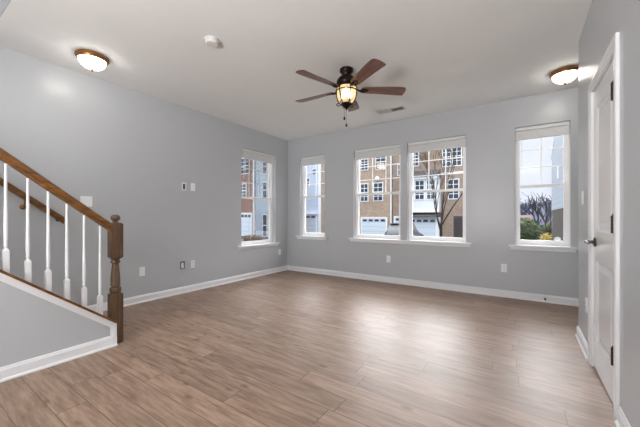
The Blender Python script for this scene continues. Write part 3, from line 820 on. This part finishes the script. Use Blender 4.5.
def fix(root):
    off = Vector(root.location)
    for ch in root.children:
        ch.location = ch.location-off
    return root
obj('wall', B(-29.5, -22.25, YA, YA+9, GZ, 10.2), 'blue_siding', h1)
obj('corner_board', B(-22.35, -21.95, YA-0.08, YA+0.1, GZ, 10.2), 'etrim', h1)
ewin(h1, -23.25, -22.75, 6.85, 7.55, YA, cols=2, rows=2)
ewin(h1, -24.15, -23.85, 5.4, 6.4, YA, cols=1, rows=2)
ewin(h1, -27.8, -26.8, 6.5, 8.0, YA)
obj('eave_band', B(-29.5, -22.4, YA-0.5, YA, 1.55, 1.75), 'etrim', h1)
garage(h1, -26.2, -22.75, 1.40, YA)
gable_roof(h1, -29.7, -21.95, YA, YA+9, 10.2, 3); fix(h1)

h2 = thing('townhouse', 'tan brick townhouse with pale garage seen through the left of the middle windows', 'building', (-17, YA, GZ))
obj('wall', B(-21.95, -12.42, YA, YA+9, GZ, 10.4), 'tan_brick', h2)
for x0, x1, z0, z1, s in ((-16.05, -15.25, 6.85, 8.05, None), (-14.15, -13.0, 6.75, 8.4, 0.42), (-19.6, -18.5, 6.6, 8.2, None)): ewin(h2, x0, x1, z0, z1, YA, s)
for x0, x1 in ((-16.1, -15.25), (-14.42, -13.4), (-19.6, -18.5)): ewin(h2, x0, x1, 3.1, 5.1, YA)
garage(h2, -16.0, -12.95, 0.98, YA); garage(h2, -20.9, -17.6, 0.98, YA)
bm = bmesh.new(); tube(bm, [(-12.33, YA-0.10, GZ), (-12.33, YA-0.10, 10.3)], 0.085, 8); obj('downspout', bm, 'etrim', h2)
obj('entry_lamp', lathe(bmesh.new(), [(0, -0.3), (0.22, -0.2), (0.28, 0.0), (0.2, 0.2), (0, 0.28)], (-14.0, YA-0.1, 5.65), 14), 'etrim', h2, True)
gable_roof(h2, -21.95, -12.2, YA, YA+9, 10.4, 3); fix(h2)

h3 = thing('townhouse', 'townhouse with white bay over a garage and brick upper floor, behind the bare tree', 'building', (-8.5, YA, GZ))
obj('wall', B(-12.2, -7.0, YA, YA+9, GZ, 10.8), 'dim_brick', h3)
obj('bay', B(-10.4, -7.0, YA-0.8, YA, 1.75, 5.35), 'white_siding', h3)
YBAY = YA-0.8
for x0, x1 in ((-10.2, -9.75), (-9.35, -8.5), (-8.15, -7.4)): ewin(h3, x0, x1, 3.05, 4.95, YBAY, cols=2, rows=4)
bm = bmesh.new(); prism(bm, [(YBAY-0.35, 5.35), (YA, 5.35), (YA, 6.15), (YBAY-0.35, 5.55)], 0, -10.6, -7.0); obj('bay_roof', bm, 'roof', h3)
obj('bay_cornice', B(-10.5, -7.0, YBAY-0.25, YA, 5.12, 5.36), 'etrim', h3)
obj('band', B(-10.4, -7.0, YBAY-0.12, YA, 1.65, 1.82), 'etrim', h3)
bm = bmesh.new(); prism(bm, [(YBAY-0.4, 1.15), (YA, 1.15), (YA, 1.70), (YBAY-0.4, 1.25)], 0, -10.6, -7.0); obj('canopy', bm, 'roof', h3)
obj('garage_wall', B(-10.4, -7.0, YBAY+0.3, YA, GZ, 1.15), 'white_siding', h3)
garage(h3, -10.1, -7.35, 0.98, YBAY+0.3)
ewin(h3, -9.95, -9.3, 6.75, 8.2, YA)
ewin(h3, -11.5, -11.0, 5.9, 7.0, YA, cols=1, rows=2)
garage(h3, -11.85, -10.75, 1.10, YA, 2)
gable_roof(h3, -12.2, -7.0, YA, YA+9, 10.8, 3); fix(h3)

h4 = thing('townhouse', 'brown brick townhouse with dark entry door behind the right window of the pair', 'building', (-5, YA, GZ))
obj('wall', B(-6.99, -3.0, YA-0.02, YA+9, GZ, 10.4), 'dim_brick', h4)
ewin(h4, -6.75, -6.05, 6.4, 8.25, YA); ewin(h4, -5.80, -5.05, 6.4, 8.25, YA)
ewin(h4, -6.2, -5.3, 3.05, 4.95, YA)
d = obj('entry_door', B(-5.75, -4.85, YA-0.10, YA+0.02, GZ, 1.25), 'edoor', h4)
bm = B(-5.95, -5.75, YA-0.12, YA+0.02, GZ, 1.5); box(bm, -4.85, -4.65, YA-0.12, YA+0.02, GZ, 1.5); box(bm, -5.75, -4.85, YA-0.12, YA+0.02, 1.25, 1.5); obj('door_frame', bm, 'dim_brick', d)
obj('stone_band', B(-6.99, -3.0, YA-0.08, YA, 5.55, 5.75), 'etrim', h4)
gable_roof(h4, -6.99, -2.8, YA, YA+9, 10.4, 3); fix(h4)

YW = 24.0
h5 = thing('townhouse', 'red brick townhouse with garage seen through the left-wall window', 'building', (-28, YW, GZ))
obj('wall', B(-34, -24.9, YW, YW+5, GZ, 10.2), 'red_brick', h5)
for x0, x1 in ((-27.0, -25.75), (-29.6, -28.5)): ewin(h5, x0, x1, 6.2, 7.9, YW)
for x0, x1 in ((-27.2, -26.3), (-29.6, -28.5)): ewin(h5, x0, x1, 3.45, 4.95, YW)
garage(h5, -27.7, -25.45, 1.50, YW)
bm = bmesh.new(); tube(bm, [(-24.95, YW-0.12, GZ), (-24.95, YW-0.12, 10)], 0.10, 8); obj('downspout', bm, 'etrim', h5)
gable_roof(h5, -34, -24.8, YW, YW+5, 10.2, 3); fix(h5)
h6 = thing('townhouse', 'grey blue sided townhouse beside the red brick one in the left-wall window', 'building', (-23, YW, GZ))
obj('wall', B(-24.8, -22.4, YW, YW+5, GZ, 10.2), 'blue_siding', h6)
for z0, z1 in ((5.95, 7.4), (3.3, 4.9), (-0.9, 1.4)): ewin(h6, -23.55, -23.05, z0, z1, YW, cols=1, rows=2)
gable_roof(h6, -24.8, -22.3, YW, YW+5, 10.2, 3); fix(h6)

h7 = thing('neighbour_house', 'grey sided house wall with dark lower storey just outside the single window', 'building', (3, 12, GZ))
bm = bmesh.new(); prism(bm, [(8.5, 1.41), (16, 1.41), (16, 3.63), (12.25, 5.1), (8.5, 3.63)], 0, 1.05, 6.5); obj('siding_wall', bm, 'grey_siding', h7)
obj('lower_wall', B(1.06, 6.5, 8.5, 15.97, GZ, 1.41), 'dark_brick', h7)
bm = bmesh.new(); prism(bm, [(16.15, 3.57), (16.15, 3.66), (12.25, 5.22), (8.3, 3.66), (8.3, 3.57), (12.25, 5.12)], 0, 1.046, 6.6); obj('roof', bm, 'grey_siding', h7)
f = obj('window', B(1.02, 1.06, 13.1, 13.2, 2.45, 2.90), 'etrim', h7)
fix(h7)

# car parked end-on beyond the middle windows
car = thing('parked_car', 'dark blue car parked outside below the middle pair of windows', 'car', (-7.05, 21.5, GZ+0.02))
bm = bmesh.new()
sec = [(-2.1, 0.55, 0.86), (-2.05, 0.95, 0.88), (-1.2, 1.02, 0.90), (1.4, 0.98, 0.90), (2.1, 0.85, 0.84), (2.2, 0.5, 0.80)]
def loft(bm, secs):
    rings = []
    for y, zs in secs: rings.append([bm.verts.new((x, y, z)) for x, z in zs])
    n = len(rings[0])
    for a, b in zip(rings, rings[1:]):
        for k in range(n): bm.faces.new((a[k], a[(k+1) % n], b[(k+1) % n], b[k]))
    bm.faces.new(rings[0][::-1]); bm.faces.new(rings[-1])
loft(bm, [(y, [(-w*.94, 0.22), (w*.94, 0.22), (w, 0.5), (w*.97, zt-0.08), (w*.85, zt), (-w*.85, zt), (-w*.97, zt-0.08), (-w, 0.5)]) for y, zt, w in ((-2.2, 0.80, 0.80), (-2.1, 0.98, 0.87), (-1.0, 1.03, 0.90), (1.3, 1.00, 0.90), (2.1, 0.86, 0.86), (2.25, 0.6, 0.78))])
obj('body', bm, 'car', car, True)
bm = bmesh.new()
loft(bm, [(y, [(-w, 0.98), (w, 0.98), (w*.93, 1.0+(zt-1.0)*.5), (w*.76, zt), (-w*.76, zt), (-w*.93, 1.0+(zt-1.0)*.5)]) for y, zt, w in ((-2.0, 1.01, 0.80), (-1.35, 1.60, 0.82), (-0.6, 1.72, 0.84), (0.3, 1.68, 0.84), (1.15, 1.02, 0.82))])
obj('cabin', bm, 'carglass', car, True)
obj('roof_panel', B(-0.63, 0.63, -1.3, 0.35, 1.66, 1.74, bev=0.03), 'car', car)
for sx_ in (-1, 1):
    obj('tail_lamp', B(sx_*0.62-0.14, sx_*0.62+0.14, -2.19, -2.05, 0.70, 0.88, bev=0.02), 'lamp_red', car)
    for yy in (-1.35, 1.4):
        wbm = lathe(bmesh.new(), [(0.20, -0.10), (0.31, -0.10), (0.33, -0.07), (0.33, 0.07), (0.31, 0.10), (0.20, 0.10)], (sx_*0.78, yy, 0.33), 24, 0, Matrix.Rotation(PI/2, 3, 'Y')); obj('wheel', wbm, 'tyre', car, True)

# bare trees
def bare_tree(name, label, loc, seed, height, r0, lean=0.0, m='bark', levels=4, spread=0.55, first=0.35, nb=3, group=None, minr=0.004, prob=0.85):
    rnd = random.Random(seed); bm = bmesh.new()
    def grow(p, d, ln, r, lv):
        pts = [p.copy()]; rs = [r]; q = p.copy(); dd = d.copy(); n = 5
        kids = []
        for i in range(n):
            dd = (dd+Vector((rnd.uniform(-.13, .13), rnd.uniform(-.13, .13), rnd.uniform(-.02, .10)))).normalized()
            q = q+dd*ln/n; pts.append(q.copy()); rs.append(max(minr, r*(1-0.60*(i+1)/n)))
            if lv > 0 and i >= 1:
                for _ in range(1 if lv < levels else nb-1 if i < n-1 else nb):
                    if rnd.random() < prob: kids.append((q.copy(), dd.copy(), rs[-1]))
        tube(bm, pts, rs, 6 if lv > 1 else 4)
        for kp, kd, kr in kids:
            a = rnd.uniform(0, 2*PI); side = kd.orthogonal().normalized(); side = Matrix.Rotation(a, 3, kd)@side
            grow(kp, (kd+side*rnd.uniform(spread*.7, spread*1.4)).normalized(), ln*rnd.uniform(.55, .8), max(minr, kr*.7), lv-1)
    base = Vector((0, 0, 0)); t0 = height*first
    tube(bm, [base, base+Vector((lean*t0*.5, 0, t0*.5)), base+Vector((lean*t0, 0, t0+0.02))], [r0*1.25, r0*1.05, r0], 10)
    top = base+Vector((lean*t0, 0, t0))
    k = nb+2
    for i in range(k):
        a = 2*PI*i/k+rnd.uniform(-.3, .3)
        d = Vector((math.cos(a)*spread, math.sin(a)*spread*.7, 1)).normalized()
        grow(top+Vector((0, 0, rnd.uniform(-.25, .1))), d, height*.42, r0*.62, levels-1)
    o = obj(name, bm, m); o.location = loc
    return tag(o, label, 'tree', group)
bare_tree('bare_tree', 'leafless dark tree outside the right window of the middle pair', (-2.96, 14.0, GZ), 5, 5.8, 0.060, levels=3, first=0.30, spread=0.45, minr=0.011, prob=0.72)
bare_tree('bare_tree', 'leafless tree with thin twigs beyond the hedge outside the single window', (1.55, 27.0, GZ), 11, 3.6, 0.06, levels=3, first=0.3, spread=0.5, minr=0.012)
tr_pts = [(-0.4, 64, 5.6), (1.9, 54, 5.8), (3.5, 66, 6.6)]
lab = ['leftmost of the three distant bare trees above the hedge', 'middle one of the three distant bare trees above the hedge', 'rightmost of the three distant bare trees, beside the neighbouring house']
for i, (x, y, hgt) in enumerate(tr_pts):
    bare_tree('distant_tree', lab[i], (x, y, GZ), 40+i, hgt, 0.16, m='farbark', levels=3, first=0.2, spread=0.65, minr=0.05, group='distant bare trees on the horizon')
bm = bmesh.new()
rnd = random.Random(3)
prof = [(x, GZ+5.0+0.7*math.sin(x*.35)+0.35*math.sin(x*1.3+1)+rnd.uniform(-.2, .2)) for x in [-30+i*1.0 for i in range(91)]]
vs0 = [bm.verts.new((x, 84, z)) for x, z in prof]; vs1 = [bm.verts.new((x, 70, GZ)) for x, z in prof]; vs2 = [bm.verts.new((x, 100, GZ)) for x, z in prof]
for i in range(len(prof)-1):
    bm.faces.new((vs1[i], vs1[i+1], vs0[i+1], vs0[i])); bm.faces.new((vs0[i], vs0[i+1], vs2[i+1], vs2[i]))
S('hills', bm, 'farbark')
fh = thing('distant_house', 'far pinkish house low behind the hedge outside the single window', 'building', (-0.2, 50, GZ))
obj('wall', B(-3.2, 1.2, -2, 2, 0, 1.75), 'far_house', fh)
bm = bmesh.new(); prism(bm, [(-2.3, 1.75), (2.3, 1.75), (0, 2.5)], 0, -3.4, 1.4); obj('roof', bm, 'far_house', fh)

def bush(name, label, cat, loc, size, m, seed, n=900, leaf=0.09):
    rnd = random.Random(seed); bm = bmesh.new()
    for i in range(n):
        u = rnd.uniform(-1, 1); a = rnd.uniform(0, 2*PI); s = math.sqrt(1-u*u); rr = rnd.uniform(.72, 1.0)
        p = Vector((s*math.cos(a)*size[0]*rr, s*math.sin(a)*size[1]*rr, (u*.5+.5)*size[2]*rr+0.02))
        ax = Vector((rnd.uniform(-1, 1), rnd.uniform(-1, 1), rnd.uniform(-1, 1))).normalized(); b_ = ax.orthogonal().normalized(); l = leaf*rnd.uniform(.7, 1.5)
        vs = [bm.verts.new(p+ax*l), bm.verts.new(p+b_*l*.5), bm.verts.new(p-ax*l), bm.verts.new(p-b_*l*.5)]
        bm.faces.new(vs)
    ico = bmesh.ops.create_icosphere(bm, subdivisions=3, radius=1)
    for v in ico['verts']:
        k = 0.86+0.06*math.sin(7*v.co.x+3*v.co.z)+0.05*math.sin(9*v.co.y)
        v.co = Vector((v.co.x*size[0]*k, v.co.y*size[1]*k, (v.co.z*.5+.5)*size[2]*k))
    o = obj(name, bm, m); o.location = loc
    return tag(o, label, cat)
bush('evergreen_hedge', 'dark green bushy evergreen left of the bare tree outside the single window', 'bush', (0.05, 30, GZ), (1.45, 1.0, 2.15), 'evergreen', 1, 1500, 0.12)
bush('evergreen_shrub', 'lower green shrub between the big evergreen and the neighbour house', 'bush', (2.05, 32.8, GZ), (0.75, 0.8, 1.65), 'evergreen', 2, 900, 0.12)
bush('yellow_bush', 'small yellow green bush at the foot of the neighbour house', 'bush', (1.02, 17.6, GZ), (0.42, 0.4, 1.50), 'yellow', 3, 500, 0.06)
bush('garden_shrub', 'low brown shrub on the lawn outside the left-wall window', 'bush', (-20.6, 19.6, GZ), (1.1, 0.9, 0.55), 'mulch', 4, 500, 0.08)
